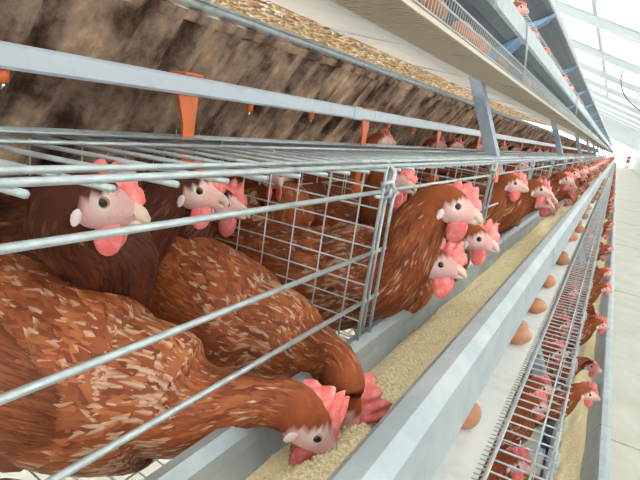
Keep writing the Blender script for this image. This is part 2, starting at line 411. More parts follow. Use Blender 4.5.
# egg tray: woven belt on wires, wire guard along its edge
mb = MB(); mb.sheet([(0.03, -0.384), (0.186, -0.392)], -0.8, END, 0.004); belt_me = mb.mesh('belt', M['belt'], False)
mb = MB()
for y in np.arange(0, SEC, 0.0165): mb.box((0.062, y, -0.403), (0.19, y + 0.0065, -0.395))
mb.box((0.060, 0, -0.402), (0.066, SEC, -0.394)); mb.box((0.186, 0, -0.402), (0.192, SEC, -0.394))
slat_me = mb.mesh('tray_slats', M['slat'], False)
mb = MB(); mb.sheet([(-0.225, -0.356), (0.062, -0.396)], 0, SEC - 0.004, 0.003); plate_me = mb.mesh('under_plate', M['belt'], False)
mb = MB()
for y in np.arange(0.005, SEC, 0.0165): mb.tube([(0.188, y, -0.393), (0.193, y, -0.388), (0.195, y + .002, -0.345)], 0.0009, 4)
guard_me = mb.mesh('guard_wires', M['thin_wire'])
mb = MB()
for y in np.arange(0.005, SEC, 0.0124): mb.tube([(0.178, y, -0.390), (0.190, y, -0.388), (0.196, y + 0.004, -0.374)], 0.0011, 4)
comb_me = mb.mesh('guard_prongs', M['thin_wire'])
mb = MB(); mb.tube([(0.195, 0, 0), (0.195, SEC, 0)], 0.0018, 6); rail_me = mb.mesh('guard_rail', M['thin_wire'])
mb = MB(); mb.tube([(-0.225, 0, -0.362), (0.19, 0, -0.408)], 0.0022, 6); rod_me = mb.mesh('cross_rod', M['post'])
for tier in ('lower', 'middle', 'upper'):
    tx, tz = TIER[tier]
    t = empty('egg_tray', (tx, 0, tz))
    tag(t, {'lower': 'white egg belt of the lower tier near the floor', 'middle': 'white egg belt below the middle trough carrying brown eggs', 'upper': 'overhead egg tray with wire guard, seen from below'}[tier], 'egg tray')
    link('belt', belt_me, t)
    for k in range(-1, 28):
        y = py(2) + SEC*(k - 1)
        if k < 10:
            if tier == 'upper': link('guard_wires', guard_me, t, (0, y, 0))['kind'] = 'stuff'
            if tier == 'middle': link('guard_prongs', comb_me, t, (0, y, 0))['kind'] = 'stuff'
        for z in ((-0.345, -0.366, -0.392) if tier == 'upper' else (-0.386,)): link('guard_rail', rail_me, t, (0, y, z))
        if tier == 'upper':
            if k < 10: link('tray_slats', slat_me, t, (0, y, 0))['kind'] = 'stuff'
            link('under_plate', plate_me, t, (0, y, 0))
            for j in range(4): link('cross_rod', rod_me, t, (0, y + MOD*j + 0.05, 0))

# ------------------------------------------------------------------ posts, droppings sheets, water line
def slope_x(z): return -0.358 - 0.45*(z + 0.046)             # the leaning leg of the stand (camera heights)
mb = MB()
P0 = np.array([slope_x(-H), -H + H]); P1 = np.array([slope_x(2.0), 2.0 + H])
d = (P1 - P0) / np.linalg.norm(P1 - P0); n_ = np.array([-d[1], d[0]])
def legplate(w0, w1, y0, y1):
    q = [P0 + n_*w0, P0 + n_*w1, P1 + n_*w1, P1 + n_*w0]
    mb.add([(a[0], y0, a[1]) for a in q] + [(a[0], y1, a[1]) for a in q], [(0,1,2,3), (7,6,5,4), (0,4,5,1), (1,5,6,2), (2,6,7,3), (3,7,4,0)])
legplate(-0.002, 0.002, -0.030, 0.030); legplate(0.002, 0.035, -0.030, -0.026); legplate(0.002, 0.035, 0.026, 0.030)
leg_me = mb.mesh('stand_leg', M['post'], False)
for k in range(9):
    o = link('stand_leg', leg_me, None, (0, py(2) + SEC*k + 0.012, 0))
    tag(o, f'leaning blue-grey steel stand post, {ORD[k]} from the camera', 'post', 'leaning stand posts')

# corrugated sheet under the upper cages, sloping down to the back
SH = 1.24
def dropping_sheet():
    mb = MB(); ny, ns = 180, 7
    a, b = np.array([-0.598, 0.125]), np.array([-1.02, -0.50]); nn = np.array([0.83, -0.56])
    nn = np.array([-(b - a)[1], (b - a)[0]]); nn = nn / np.linalg.norm(nn)
    for side in (0, 1):
        for i in range(ny + 1):
            y = (SH + 0.01) * i / ny
            ph = (y / 0.0689) % 1.0
            hgt = 0.011 * (1 if ph < 0.42 else (1 - (ph - .42)/.08 if ph < .5 else (0 if ph < .92 else (ph - .92)/.08)))
            for j in range(ns + 1):
                p = a + (b - a) * j / ns + nn * (hgt - side*0.003 + 0.004*math.sin(y*4 + j))
                mb.v.append((p[0], y, p[1])); mb.c.append((1, 1, 1))
    n = ns + 1; off = (ny + 1)*n
    for i in range(ny):
        for j in range(ns):
            q = (i*n+j, i*n+j+1, (i+1)*n+j+1, (i+1)*n+j); mb.f.append(q); mb.f.append(tuple(off + t for t in reversed(q)))
    mb.sheet([tuple(a + nn*0.012), tuple(a + nn*0.012 + (b - a)*0.02)], 0, SH, 0.004)
    return mb.mesh('droppings_sheet', M['sheet'], False)
sheet_me = dropping_sheet()
for k in range(-1, 17):
    o = link('droppings_sheet', sheet_me, None, (0, py(-1) + SH*k + 0.1, H))
    tag(o, 'brown stained corrugated droppings sheet behind the water pipe, nearest the camera' if k == 0 else
        f'brown stained droppings sheet, {ORD[k-1]} beyond the nearest one' if 0 < k else 'stained droppings sheet at the near edge, left of the others',
        'sheet', 'corrugated droppings sheets under the upper tier')
mb = MB()                                                      # rail carrying the sheets
mb.tube([(-0.594, -0.9, H + 0.138), (-0.594, 30, H + 0.138)], 0.003, 6); mb.sheet([(-0.594, H + 0.138), (-0.600, H + 0.122)], -0.9, 30, 0.002)
tag(link('sheet_rail', mb.mesh('sheet_rail', M['wire'])), 'thin galvanised rail along the upper edge of the stained sheets', 'rail')
# caked droppings on the upper cage floor
mb = MB(); r = np.random.default_rng(3)
for _ in range(6000):
    lx = -0.87 + 0.78*r.random(); y = -0.3 + 7*r.random()**1.4
    s = r.uniform(0.006, 0.02)
    mb.ellipsoid((lx, y, -0.362 - 0.1*lx - 0.001), (s, s*r.uniform(.6, 1.4), 0.004), 6, 3, None, [(0.75, 0.58, 0.36), (0.55, 0.36, 0.18), (0.82, 0.74, 0.60), (0.42, 0.27, 0.14)][r.integers(0, 4)])
crust = mat('dried_droppings', (0.6, 0.45, 0.25), 0.95, attr='Col', noise=(60, (0.50, 0.33, 0.16), .5, .7))
o = link('dried_droppings', mb.mesh('dried_droppings', crust), None, (TIER['upper'][0], 0, TIER['upper'][1])); tag(o, 'dried yellowish droppings caked on the upper cage floor', 'droppings', None, 'stuff')

wp = empty('water_pipe', (-0.565, 0, H)); tag(wp, 'long grey square water pipe with orange nipples and hangers above the middle cages', 'pipe')
def rbox_pipe(y0, y1):
    mb = MB(); q = [(-.010, -.0135), (.010, -.0135), (.0135, -.010), (.0135, .010), (.010, .0135), (-.010, .0135), (-.0135, .010), (-.0135, -.010)]
    n = 8; mb.add([(a, y0, .011 + b) for a, b in q] + [(a, y1, .011 + b) for a, b in q], [(i, (i+1) % n, n+(i+1) % n, n+i) for i in range(n)] + [tuple(range(n))[::-1], tuple(range(n, 2*n))])
    return mb
pm = rbox_pipe(0.0, SEC - 0.002).mesh('pipe_length', M['pipe'], False)
mb = rbox_pipe(-0.02, 0.02); mb.v = [(a*1.14, b, .011 + (c - .011)*1.14) for a, b, c in mb.v]; sock = mb.mesh('pipe_socket', M['pipe'], False)
for k in range(-1, 16):
    link('pipe_length', pm, wp, (0, py(1) + SEC*(k - 1), 0)); link('pipe_socket', sock, wp, (0, py(1) + SEC*k - 0.1, 0))
mb = MB(); mb.tube([(0, 0, 0.0), (0, 0, -0.014)], [0.0065, 0.0055], 8); nip = mb.mesh('nipple', M['orange'])
mb = MB(); mb.tube([(0, 0, -0.012), (0, 0, -0.022)], 0.0022, 6); pin = mb.mesh('nipple_pin', M['steel_pin'])
# hanger: a collar round the pipe and a curved tapering orange tongue hanging through the wire top
mb = MB()
ring = [(-.0165, -.0045), (-.0165, .0270), (.0120, .0275)]
mb.sheet(ring, -0.018, 0.018, 0.004)
prev = None
for i in range(9):
    t = i/8; z = -0.002 - 0.175*t; wl = 0.020 - 0.012*min(1, t*4); wr = 0.020 - 0.004*min(1, t*4); yoff = 0.004*t
    row = [(0.003, yoff - wl, z), (0.003, yoff + wr, z), (-0.001, yoff + wr, z), (-0.001, yoff - wl, z)]
    o_ = len(mb.v); mb.v.extend(row); mb.c.extend([(1, 1, 1)]*4)
    if prev is not None:
        for j in range(4): mb.f.append((prev+j, prev+(j+1) % 4, o_+(j+1) % 4, o_+j))
    prev = o_
mb.f.append((prev, prev+1, prev+2, prev+3))
mb.tube([(0.004, 0.004, -0.165), (0.012, 0.004, -0.178), (0.012, 0.004, -0.195)], [0.019, 0.022, 0.012], 10)
hang = mb.mesh('hanger', M['orange'], False)
for k in range(-1, 20):
    y = 0.563 + 0.617*k
    if y > -0.1: link('hanger', hang, wp, (0, y, 0))
    for j in range(3):
        yy = 0.095 + 0.617*k + 0.2057*j
        if yy > 0 and k < 14 and not (abs(yy - y) < 0.06): o = link('nipple', nip, wp, (0.0, yy, -0.002)); link('nipple_pin', pin, o)

# ------------------------------------------------------------------ hens
UP = np.array([0, 0, 1.0])
def nrm(v): return v / (np.linalg.norm(v) + 1e-12)
RUST = dict(base=(0.27, 0.068, 0.022), alt=[(0.31, 0.083, 0.026), (0.25, 0.060, 0.019), (0.37, 0.115, 0.038), (0.20, 0.046, 0.016), (0.29, 0.074, 0.023)], pale=(0.68, 0.44, 0.30), p=0.11)
SHADED_RUST = dict(base=(0.085, 0.021, 0.011), alt=[(0.10, 0.025, 0.012), (0.07, 0.017, 0.009), (0.12, 0.03, 0.013)], pale=(0.45, 0.22, 0.14), p=0.02)  # rust plumage darkened to paint in the shade inside the cage

def body_loft(bz, pitch, Hd, hdir, neck_end=None, k1=0.05, k2=0.02, k3=0.06, fat=1.0, up_ref=UP, neck_fat=1.0):
    """rings from tail to beak base: centre, left, up, half width, half height"""
    a = np.array([math.cos(pitch), 0, math.sin(pitch)]); au = np.array([-math.sin(pitch), 0, math.cos(pitch)]); c = np.array([0, 0, bz])
    left = np.array([0, 1.0, 0])
    hdir = nrm(np.array(hdir, float)); hl = nrm(np.cross(up_ref, hdir)); Hd = np.array(Hd, float)
    st = [(-.170, .055, .010, .014), (-.145, .042, .034, .036), (-.105, .022, .060, .060), (-.055, .006, .076, .077), (0, 0, .083, .084), (.05, .002, .080, .083), (.09, .010, .068, .073)]
    C = [c + a*s + au*o for s, o, _, _ in st]; W = [(x_*fat, y_*fat) for _, _, x_, y_ in st]; Ls = [left]*len(st)
    P0 = c + a*0.115 + au*0.022; Hb = Hd - hdir*0.022
    nd = nrm(np.array(neck_end, float)) if neck_end is not None else nrm(hdir*0.45 + UP*0.8)
    P1 = P0 + a*k1 + au*k2; P2 = Hb - nd*k3
    nw = [(.058, .064), (.050, .055), (.043, .047), (.036, .039), (.030, .033), (.0245, .0275), (.0215, .0245)]
    for i, (ww, hh) in enumerate(nw):
        t = i / 6.0 * 0.97; q = (1-t)**3*P0 + 3*t*(1-t)**2*P1 + 3*t*t*(1-t)*P2 + t**3*Hb
        C.append(q); f = (neck_fat + (1 - neck_fat)*max(0.0, 1 - i/3.2) if neck_fat < 1 else neck_fat) if i < 6 else 1; W.append((ww*f, hh*f)); Ls.append(nrm(left*(1-t) + hl*t))
    for s, ww, hh in ((.010, .0205, .0240), (.024, .0195, .0225), (.037, .0155, .0172), (.047, .0108, .0118), (.053, .007, .0075), (.055, .002, .002)):
        C.append(Hb + hdir*s); W.append((ww, hh)); Ls.append(hl)
    C = np.array(C); W = np.array(W); Ls = np.array(Ls); n = len(C)
    sv = np.concatenate([[0], np.cumsum(np.linalg.norm(np.diff(C, axis=0), axis=1))])
    face_s = sv[n - 7] + 0.002
    NV = 56
    tv = np.linspace(0, sv[-1], NV)
    # finer rings at the head
    tv = np.sort(np.concatenate([tv, np.linspace(sv[n - 7], sv[-1], 10)]))
    def cr(A):
        out = []
        for t in tv:
            i = min(max(np.searchsorted(sv, t) - 1, 0), n - 2); u = (t - sv[i]) / (sv[i+1] - sv[i] + 1e-12)
            p0, p1, p2, p3 = A[max(i-1, 0)], A[i], A[i+1], A[min(i+2, n-1)]
            h0 = sv[i+1] - sv[i]; m1 = (p2 - p0) / (sv[i+1] - sv[max(i-1, 0)] + 1e-12) * h0; m2 = (p3 - p1) / (sv[min(i+2, n-1)] - sv[i] + 1e-12) * h0
            out.append((2*u**3-3*u*u+1)*p1 + (u**3-2*u*u+u)*m1 + (-2*u**3+3*u*u)*p2 + (u**3-u*u)*m2)
        return np.array(out)
    C2, W2, L2 = cr(C), np.maximum(cr(W), 0.0015), cr(Ls)
    T = np.gradient(C2, axis=0); T /= np.linalg.norm(T, axis=1)[:, None] + 1e-12
    L2 = L2 - T * np.sum(L2*T, axis=1)[:, None]; L2 /= np.linalg.norm(L2, axis=1)[:, None] + 1e-12
    U2 = np.cross(T, L2)
    return dict(C=C2, W=W2, L=L2, U=U2, T=T, s=tv, face=face_s, Hb=Hb, hdir=hdir, hl=hl, hu=np.cross(hdir, hl), body_end=sv[6], neck0=sv[7])

def Ssurf(B, u, s, off=0.0):
    u, s, off = np.broadcast_arrays(np.asarray(u, float), np.asarray(s, float), np.asarray(off, float))
    i = np.clip(np.searchsorted(B['s'], s) - 1, 0, len(B['s']) - 2); t = np.clip((s - B['s'][i]) / (B['s'][i+1] - B['s'][i] + 1e-12), 0, 1)[..., None]
    g = lambda k: B[k][i]*(1-t) + B[k][i+1]*t
    ww = g('W'); ca, sa = np.cos(2*np.pi*u)[..., None], np.sin(2*np.pi*u)[..., None]; o_ = off[..., None]
    return g('C') + g('L')*(ww[..., :1] + o_)*ca + g('U')*(ww[..., 1:] + o_)*sa

def blades(mb, b0, ml, mc, mr, tp, c0, cs, cc, ct):
    """one 5-point feather blade per row"""
    n = len(b0); o = len(mb.v)
    mb.v.extend(np.stack([b0, ml, mc, mr, tp], 1).reshape(-1, 3).tolist())
    mb.c.extend(np.stack([c0, cs, cc, cs, ct], 1).reshape(-1, 3).tolist())
    for k in range(n):
        q = o + 5*k; mb.f.extend([(q, q+2, q+1), (q, q+3, q+2), (q+1, q+2, q+4), (q+2, q+3, q+4)])

def build_hen(spec, tier_floor_drop=0.0):
    """meshes of one hen in its own frame (x forward, z up from its feet)"""
    pal = spec.get('pal', RUST); rg = np.random.default_rng(spec.get('seed', 1)); nf = spec.get('feathers', 2600)
    B = body_loft(spec['bz'], spec.get('pitch', 0.0), spec['head'], spec['hdir'], spec.get('neck_end'), spec.get('k1', .05), spec.get('k2', .02), spec.get('k3', .06), spec.get('fat', 1.0), spec.get('up_ref', UP), spec.get('neck_fat', 1.0))
    out = {}
    N = 22; mb = MB(); R = len(B['s'])
    skin = (0.76, 0.42, 0.40)
    for i in range(R):
        for j in range(N):
            u = j / N; ca, sa = math.cos(2*math.pi*u), math.sin(2*math.pi*u)
            p = B['C'][i] + B['L'][i]*B['W'][i][0]*ca + B['U'][i]*B['W'][i][1]*sa
            mb.v.append(tuple(p))
            ahead = B['s'][i] - B['face']
            isface = ahead > 0.012 + 0.022*max(0, sa) - 0.004*max(0, -sa)            # bare face: cheeks and front, crown feathered
            pale_ring = math.exp(-((ahead - .0275)/.008)**2 - ((sa - .22)/.45)**2)
            mb.c.append(tuple(np.array(skin)*(1 - pale_ring) + np.array((.82, .70, .66))*pale_ring) if isface else tuple(np.array(pal['base'])*rg.uniform(.85, 1.15)))
    for i in range(R - 1):
        for j in range(N): mb.f.append((i*N+j, i*N+(j+1) % N, (i+1)*N+(j+1) % N, (i+1)*N+j))
    mb.f.append(tuple(range(N))[::-1]); mb.f.append(tuple((R-1)*N+j for j in range(N)))
    out['body'] = (mb.mesh('body', M['body']), None)
    # plumage: overlapping feather blades pointing back
    fm = MB(); smax = B['face'] + 0.004
    wts = B['W'].sum(axis=1)*np.gradient(B['s']); wts = wts*(B['s'] < smax)*(1 + 1.4*(B['s'] > B['neck0'])); cdf = np.cumsum(wts); cdf /= cdf[-1]
    ss = np.sort(np.interp(rg.random(nf), cdf, B['s'])); fs = spec.get('fsize', 1.0)
    U_ = rg.random(nf); neck = np.clip((ss - B['neck0'] + 0.02) / 0.08, 0, 1)
    near_face = ss > B['face'] - 0.025
    keep = ~((ss > B['face'] - 0.004) & (np.sin(2*np.pi*U_) < 0.35)); ss, U_, neck, near_face = ss[keep], U_[keep], neck[keep], near_face[keep]; n = len(ss)
    Lf = (0.031*(1-neck) + 0.024*neck)*rg.uniform(.8, 1.2, n)*np.where(near_face, .5, 1)*fs; hw = (0.0050*(1-neck) + 0.0022*neck)*rg.uniform(.8, 1.2, n)*np.where(near_face, .7, 1)*fs
    ii = np.minimum(np.searchsorted(B['s'], ss), R - 1); du = hw / (2*np.pi*B['W'][ii].mean(axis=1) + 1e-6)
    sb = np.maximum(ss - Lf, 0); sm = ss - (ss - sb)*.6; tw = rg.normal(0, .3, n)*du*2; lift = rg.uniform(.0015, .0042, n)*(1 - .45*neck)
    c = np.array(pal['alt'])[rg.integers(0, len(pal['alt']), n)]*rg.uniform(.85, 1.18, (n, 1))
    patch = (0.5 + 0.5*np.sin(ss*61 + 2.1*np.sin(U_*6.283)*3))[:, None]; c = c*(.86 + .28*patch)
    q = rg.random(n); pl = np.array(pal['pale'])[None]
    streak = (q < pal['p']*np.where((neck > .05) & (neck < .8), 3.2, .9))[:, None]; tipw = ((q > 1 - pal['p']*.55) & (neck < .5))[:, None]
    cc = np.where(streak, pl*.9, c*1.06); ct = np.where(streak, c*.45 + pl*.55, np.where(tipw, pl, c*1.05))
    blades(fm, Ssurf(B, U_, ss, .0004), Ssurf(B, U_ - du + tw, sm, lift*.5), Ssurf(B, U_ + tw, sm, lift*.8), Ssurf(B, U_ + du + tw, sm, lift*.5), Ssurf(B, U_ + tw*2, sb, lift), c*.8, c, cc, ct)
    out['plumage'] = (fm.mesh('plumage', M['feather']), None)
    # wings: folded shells on both flanks, with rows of longer quills
    for sd, uc in (('l', 0.02), ('r', 0.48)):
        wm = MB(); na, nb_ = 12, 8; s0, s1 = 0.045, B['body_end'] - 0.012
        for i in range(na + 1):
            t = i / na; s = s0 + (s1 - s0)*t; span = 0.115*math.sin(math.pi*min(1, 0.12 + t*.86))**.6
            for j in range(nb_ + 1):
                q = j / nb_*2 - 1; uu = uc + (q*span if sd == 'l' else -q*span)
                off = -0.003 + 0.014*(1 - q*q)**.6*math.sin(math.pi*min(1, .1 + t*.9))**.5
                wm.v.append(tuple(Ssurf(B, uu, s, off))); wm.c.append(tuple(np.array(pal['base'])*rg.uniform(.8, 1.1)))
        n = nb_ + 1
        for i in range(na):
            for j in range(nb_): wm.f.append((i*n+j, i*n+j+1, (i+1)*n+j+1, (i+1)*n+j))
        nw_ = nf // 5; t = np.sort(rg.random(nw_)*.95); q = rg.uniform(-.92, .92, nw_); s_ = s0 + (s1 - s0)*t; span = 0.115*np.sin(np.pi*np.minimum(1, .12 + t*.86))**.6
        uu = uc + (q if sd == 'l' else -q)*span; off = 0.0125*(1 - q*q)**.6*np.sin(np.pi*np.minimum(1, .1 + t*.9))**.5
        Lf = .042*rg.uniform(.8, 1.2, nw_); du = .0075*rg.uniform(.8, 1.2, nw_); sb = np.maximum(s_ - Lf, .004); sm = s_*.45 + sb*.55
        c = np.array(pal['alt'])[rg.integers(0, len(pal['alt']), nw_)]*rg.uniform(.8, 1.08, (nw_, 1)); ct = np.where((rg.random(nw_) < pal['p']*.6)[:, None], np.array(pal['pale'])[None], c*1.05)
        blades(wm, Ssurf(B, uu, s_, off), Ssurf(B, uu - du, sm, off + .001), Ssurf(B, uu, sm, off + .0028), Ssurf(B, uu + du, sm, off + .001), Ssurf(B, uu, sb, off + .002), c*.8, c, c*1.12, ct)
        out['wing_' + sd] = (wm.mesh('wing', M['feather']), None)
    # tail fan
    tm = MB(); t0 = B['C'][1]; back = -B['T'][2]; tu = B['U'][2]
    for i in range(9):
        f = (i - 4) / 4.0; dr = nrm(back*0.85 + tu*(0.55 - .25*abs(f)) + B['L'][2]*f*.42); wd = nrm(np.cross(dr, tu*.5 + B['L'][2]*(1 if f >= 0 else -1)*.8)); Ls_ = .085*rg.uniform(.85, 1.1)
        c = np.array(pal['alt'][rg.integers(0, len(pal['alt']))])*.85; e = np.array(pal['pale']) if i % 3 == 0 and pal is RUST else c
        th = nrm(np.cross(dr, wd))*.0008
        base = t0 + B['L'][2]*f*.018
        pts_ = [base, base + dr*Ls_*.5 + wd*.011, base + dr*Ls_*.92 + wd*.007, base + dr*Ls_, base + dr*Ls_*.92 - wd*.007, base + dr*Ls_*.5 - wd*.011]
        tm.add([p + th for p in pts_] + [p - th for p in pts_], [(0, 1, 2, 3, 4, 5), (11, 10, 9, 8, 7, 6)] + [(k, (k+1) % 6, 6+(k+1) % 6, 6+k) for k in range(6)], [tuple(c)]*3 + [tuple(e)] + [tuple(c)]*5 + [tuple(c)]*3)
    out['tail'] = (tm.mesh('tail', M['feather'], False), None)
    # head furnishings in the head frame
    Hb, hd, hl, hu = B['Hb'], B['hdir'], B['hl'], B['hu']
    P = lambda f, l, u_: Hb + hd*f + hl*l + hu*u_
    flop, hc = spec.get('flop', .006), spec.get('comb', .034)*.68
    cm = MB(); nc, nr_ = 25, 5
    for side in (1, -1):
        for i in range(nc + 1):
            t = i / nc; f = 0.053 - t*0.050
            env = math.sin(math.pi*min(1, .10 + t*.84))**.7; ser = .62 + .38*abs(math.sin(math.pi*(t*4.6 + .25)))**.8
            base = 0.0225 - 0.009*max(0, (t - .75)/.25) - .015*max(0, (.30 - t)/.30)
            for j in range(nr_ + 1):
                q = j / nr_; hgt = base - .005 + (hc*env*(ser if q > .5 else 1*(1-q*2) + ser*q*2) + .004)*q
                lat = flop*q*q*4*(1 + .3*math.sin(t*7)) + side*.0030*(1 - q*.75) + .0012*math.sin(t*16)*q
                drop = -abs(flop)*q*q*1.2
                cm.v.append(tuple(P(f - .010*q*(t - .2), lat, hgt + drop))); cm.c.append((1, 1, 1))
    n = nr_ + 1; o2 = (nc + 1)*n
    for i in range(nc):
        for j in range(nr_):
            q = (i*n+j, i*n+j+1, (i+1)*n+j+1, (i+1)*n+j); cm.f.append(q); cm.f.append(tuple(o2 + z for z in reversed(q)))
        cm.f.append((i*n+nr_, o2+i*n+nr_, o2+(i+1)*n+nr_, (i+1)*n+nr_))
    for i in (0, nc):
        for j in range(nr_): cm.f.append((i*n+j, o2+i*n+j, o2+i*n+j+1, i*n+j+1))
    out['comb'] = (cm.mesh('comb', M['comb']), None)
    down = nrm(-UP*.75 - hu*.45); wl = spec.get('wattle', .017)
    for sd, sg in (('l', 1), ('r', -1)):
        wm = MB(); x_ = nrm(hd - down*hd.dot(down)); y_ = np.cross(down, x_)
        Rm = np.stack([x_, y_, -down], 1)
        wm.ellipsoid(P(.036, sg*.0085, -.011) + down*wl*.75, (wl*.72, .0035, wl), 12, 8, Rm)
        out['wattle_' + sd] = (wm.mesh('wattle', M['comb']), None)
        em = MB(); Rh = np.stack([hd, hl, hu], 1)
        em.ellipsoid(P(.012, sg*.0185, -.012), (.0042, .0026, .0085), 10, 6, Rh); out['lobe_' + sd] = (em.mesh('earlobe', M['lobe']), None)
        ey = MB(); ey.ellipsoid(P(.0275, sg*.0165, .0055), (.0050, .0032, .0050), 12, 8, Rh); out['eye_' + sd] = (ey.mesh('eye', M['iris']), None)
        pu = MB(); pu.ellipsoid(P(.0277, sg*.0188, .0056), (.0035, .0016, .0035), 10, 6, Rh); out['pupil_' + sd] = (pu.mesh('pupil', M['pupil']), 'eye_' + sd)
    bk = MB()
    bk.tube([P(.038, 0, .004), P(.048, 0, .0035), P(.056, 0, .0015), P(.0615, 0, -.002), P(.0635, 0, -.0055)], [.0088, .0078, .0060, .0038, .0010], 10)
    bk.tube([P(.039, 0, -.006), P(.050, 0, -.0062), P(.057, 0, -.0062), P(.060, 0, -.006)], [.0066, .0054, .0036, .0010], 8)
    out['beak'] = (bk.mesh('beak', M['beak']), None)
    # legs
    bz = spec['bz']
    for sd, sg in (('l', 1), ('r', -1)):
        lm = MB(); c1 = tuple(np.array(pal['base'])*1.05); c2 = (0.62, 0.45, 0.24); fy = .048*sg; st_ = spec.get('stride', 0.0)*sg
        hip = np.array([-.01, fy, bz - .035]); knee = np.array([.015 + st_*.4, fy*1.05, bz*.52]); foot = np.array([st_, fy, .006])
        hock = np.array([-.025 + st_*.6, fy, max(.045, bz*.34)])
        pts_ = [hip, knee*.5 + hip*.5, knee, knee*.4 + hock*.6, hock, foot*.5 + hock*.5, foot]
        cols = [c1]*3 + [tuple(np.array(c1)*1.1)] + [c2]*3; rad = [.042, .038, .026, .014, .0075, .0060, .0065]
        o_ = len(lm.v); lm.tube(pts_, rad, 10); lm.c = [c for c in cols for _ in range(10)]
        for ang, ln in ((0.0, .052), (.55, .044), (-.55, .044), (math.pi, .022)):
            dr = np.array([math.cos(ang), math.sin(ang), 0]); lm.tube([foot, foot + dr*ln*.5 + UP*.003, foot + dr*ln - UP*.003], [.0052, .0042, .002], 6, c2)
        out['leg_' + sd] = (lm.mesh('leg', M['leg']), None)
    return out

PARTNAME = dict(wing_l='wing', wing_r='wing', wattle_l='wattle', wattle_r='wattle', lobe_l='earlobe', lobe_r='earlobe', eye_l='eye', eye_r='eye', pupil_l='pupil', pupil_r='pupil', leg_l='leg', leg_r='leg')
def place_hen(meshes, loc, yaw, label, group='brown laying hens', only=None, scale=1.0):
    r = empty('hen', loc, yaw); tag(r, label, 'hen', group); r.scale = (scale,)*3
    made = {}
    for key, (me, par) in meshes.items():
        if only and key not in only: continue
        o = link(PARTNAME.get(key, key), me, made[par] if par else r); made[key] = o
        if key == 'plumage': o['kind'] = 'stuff'
    return r
def floor_z(tier, x):
    tx, tz = TIER[tier]; return tz - 0.3585 - 0.1*(x - tx)

def hen_at(label, body, yaw, head, hyaw, hpitch, bz=None, **kw):
    """a hen with its body over a floor spot and its head at a measured place (heights from the eye level)"""
    bx, by = body; z0 = floor_z(kw.pop('tier', 'middle'), bx); ca, sa = math.cos(yaw), math.sin(yaw)
    dx, dy, dz = head[0] - bx, head[1] - by, head[2] + H - z0
    hl = (dx*ca + dy*sa, -dx*sa + dy*ca, dz); hy = hyaw - yaw
    hd = (math.cos(hy)*math.cos(hpitch), math.sin(hy)*math.cos(hpitch), math.sin(hpitch))
    ne = kw.pop('neck_dir', None)
    spec = dict(bz=bz, head=hl, hdir=hd, **kw)
    if ne is not None: spec['neck_end'] = (ne[0]*ca + ne[1]*sa, -ne[0]*sa + ne[1]*ca, ne[2])
    return place_hen(build_hen(spec), (bx, by, z0), yaw, label)
D = math.radians
# --- the hens of the nearest two cages, one by one
hen_at('big nearest rust hen, white flecked, lowering its head into the feed at lower left', (-0.425, 0.262), D(24), (-0.184, 0.368, -0.282), D(30), D(-46), bz=0.124, pitch=D(-16), seed=2, feathers=11000,
       neck_dir=(0.85, 0.4, -0.25), k1=.06, k2=-.008, k3=.06, flop=.007, comb=.040, fat=1.02, neck_fat=.80, stride=.035)
hen_at('rust hen feeding just behind the nearest one, neck bent down over the trough', (-0.425, 0.490), D(2), (-0.180, 0.440, -0.292), D(-15), D(-64), bz=0.116, pitch=D(-14), seed=3, feathers=8000,
       neck_dir=(0.35, -0.30, -0.85), k1=.085, k2=-.002, k3=.035, flop=.006, comb=.040, fat=1.0, neck_fat=.80)
hen_at('hen darkened for shade at far left with pale face and round red wattles, looking right', (-0.545, 0.325), D(2), (-0.352, 0.262, -0.096), D(40), D(-14), bz=0.145, pitch=D(14), seed=4, pal=SHADED_RUST, comb=.026, flop=.002, wattle=.0165, feathers=2600)
hen_at('hen darkened for shade with pink comb, second head from left under the wire top', (-0.60, 0.385), D(10), (-0.415, 0.437, -0.110), D(36), D(-14), bz=0.165, pitch=D(10), seed=5, pal=SHADED_RUST, comb=.034, flop=.003)
hen_at('hen darkened for shade in front of the mesh partition, third head from left', (-0.62, 0.50), D(4), (-0.455, 0.535, -0.143), D(36), D(-14), bz=0.15, pitch=D(8), seed=6, pal=SHADED_RUST, comb=.034)
hen_at('hen with bright red upright comb just behind the mesh partition', (-0.60, 0.76), D(-10), (-0.49, 0.70, -0.115), D(-35), D(-8), bz=0.15, seed=7, comb=.040, flop=.002, pitch=D(10), feathers=1000)
hen_at('rust hen stretching its neck out over the trough beside the partition, pink comb', (-0.405, 0.675), D(4), (-0.166, 0.652, -0.094), D(8), D(-14), bz=0.125, pitch=D(8), seed=8, comb=.029, flop=.004, wattle=.018,
       neck_dir=(0.55, 0.0, 0.75), k1=.07, k2=.0, k3=.055, feathers=4500, neck_fat=1.22)
hen_at('rust hen with large ragged pink comb, low head poking out beside the feed', (-0.38, 0.80), D(-14), (-0.180, 0.690, -0.185), D(4), D(-6), bz=0.115, pitch=D(2), seed=9, comb=.040, flop=.010, wattle=.019,
       neck_dir=(0.9, -0.1, 0.15), k1=.05, k2=.01, k3=.05, feathers=3500)
hen_at('rust hen looking out just beyond the ragged-combed one, comb flopped over', (-0.37, 0.96), D(-12), (-0.170, 0.862, -0.170), D(2), D(-12), bz=0.13, pitch=D(2), seed=10, comb=.036, flop=.008, neck_dir=(0.8, -0.2, 0.4), k3=.05, feathers=3000)
hen_at('hen inside the second cage with its head close under the wire top', (-0.47, 0.87), D(0), (-0.315, 0.81, -0.098), D(0), D(-5), bz=0.13, pitch=D(12), seed=11, comb=.03, feathers=900)
hen_at('rust hen upright in the third cage near the orange clip, red face', (-0.40, 1.43), D(-4), (-0.215, 1.40, -0.110), D(2), D(-10), bz=0.16, pitch=D(10), seed=12, comb=.034, feathers=1200)

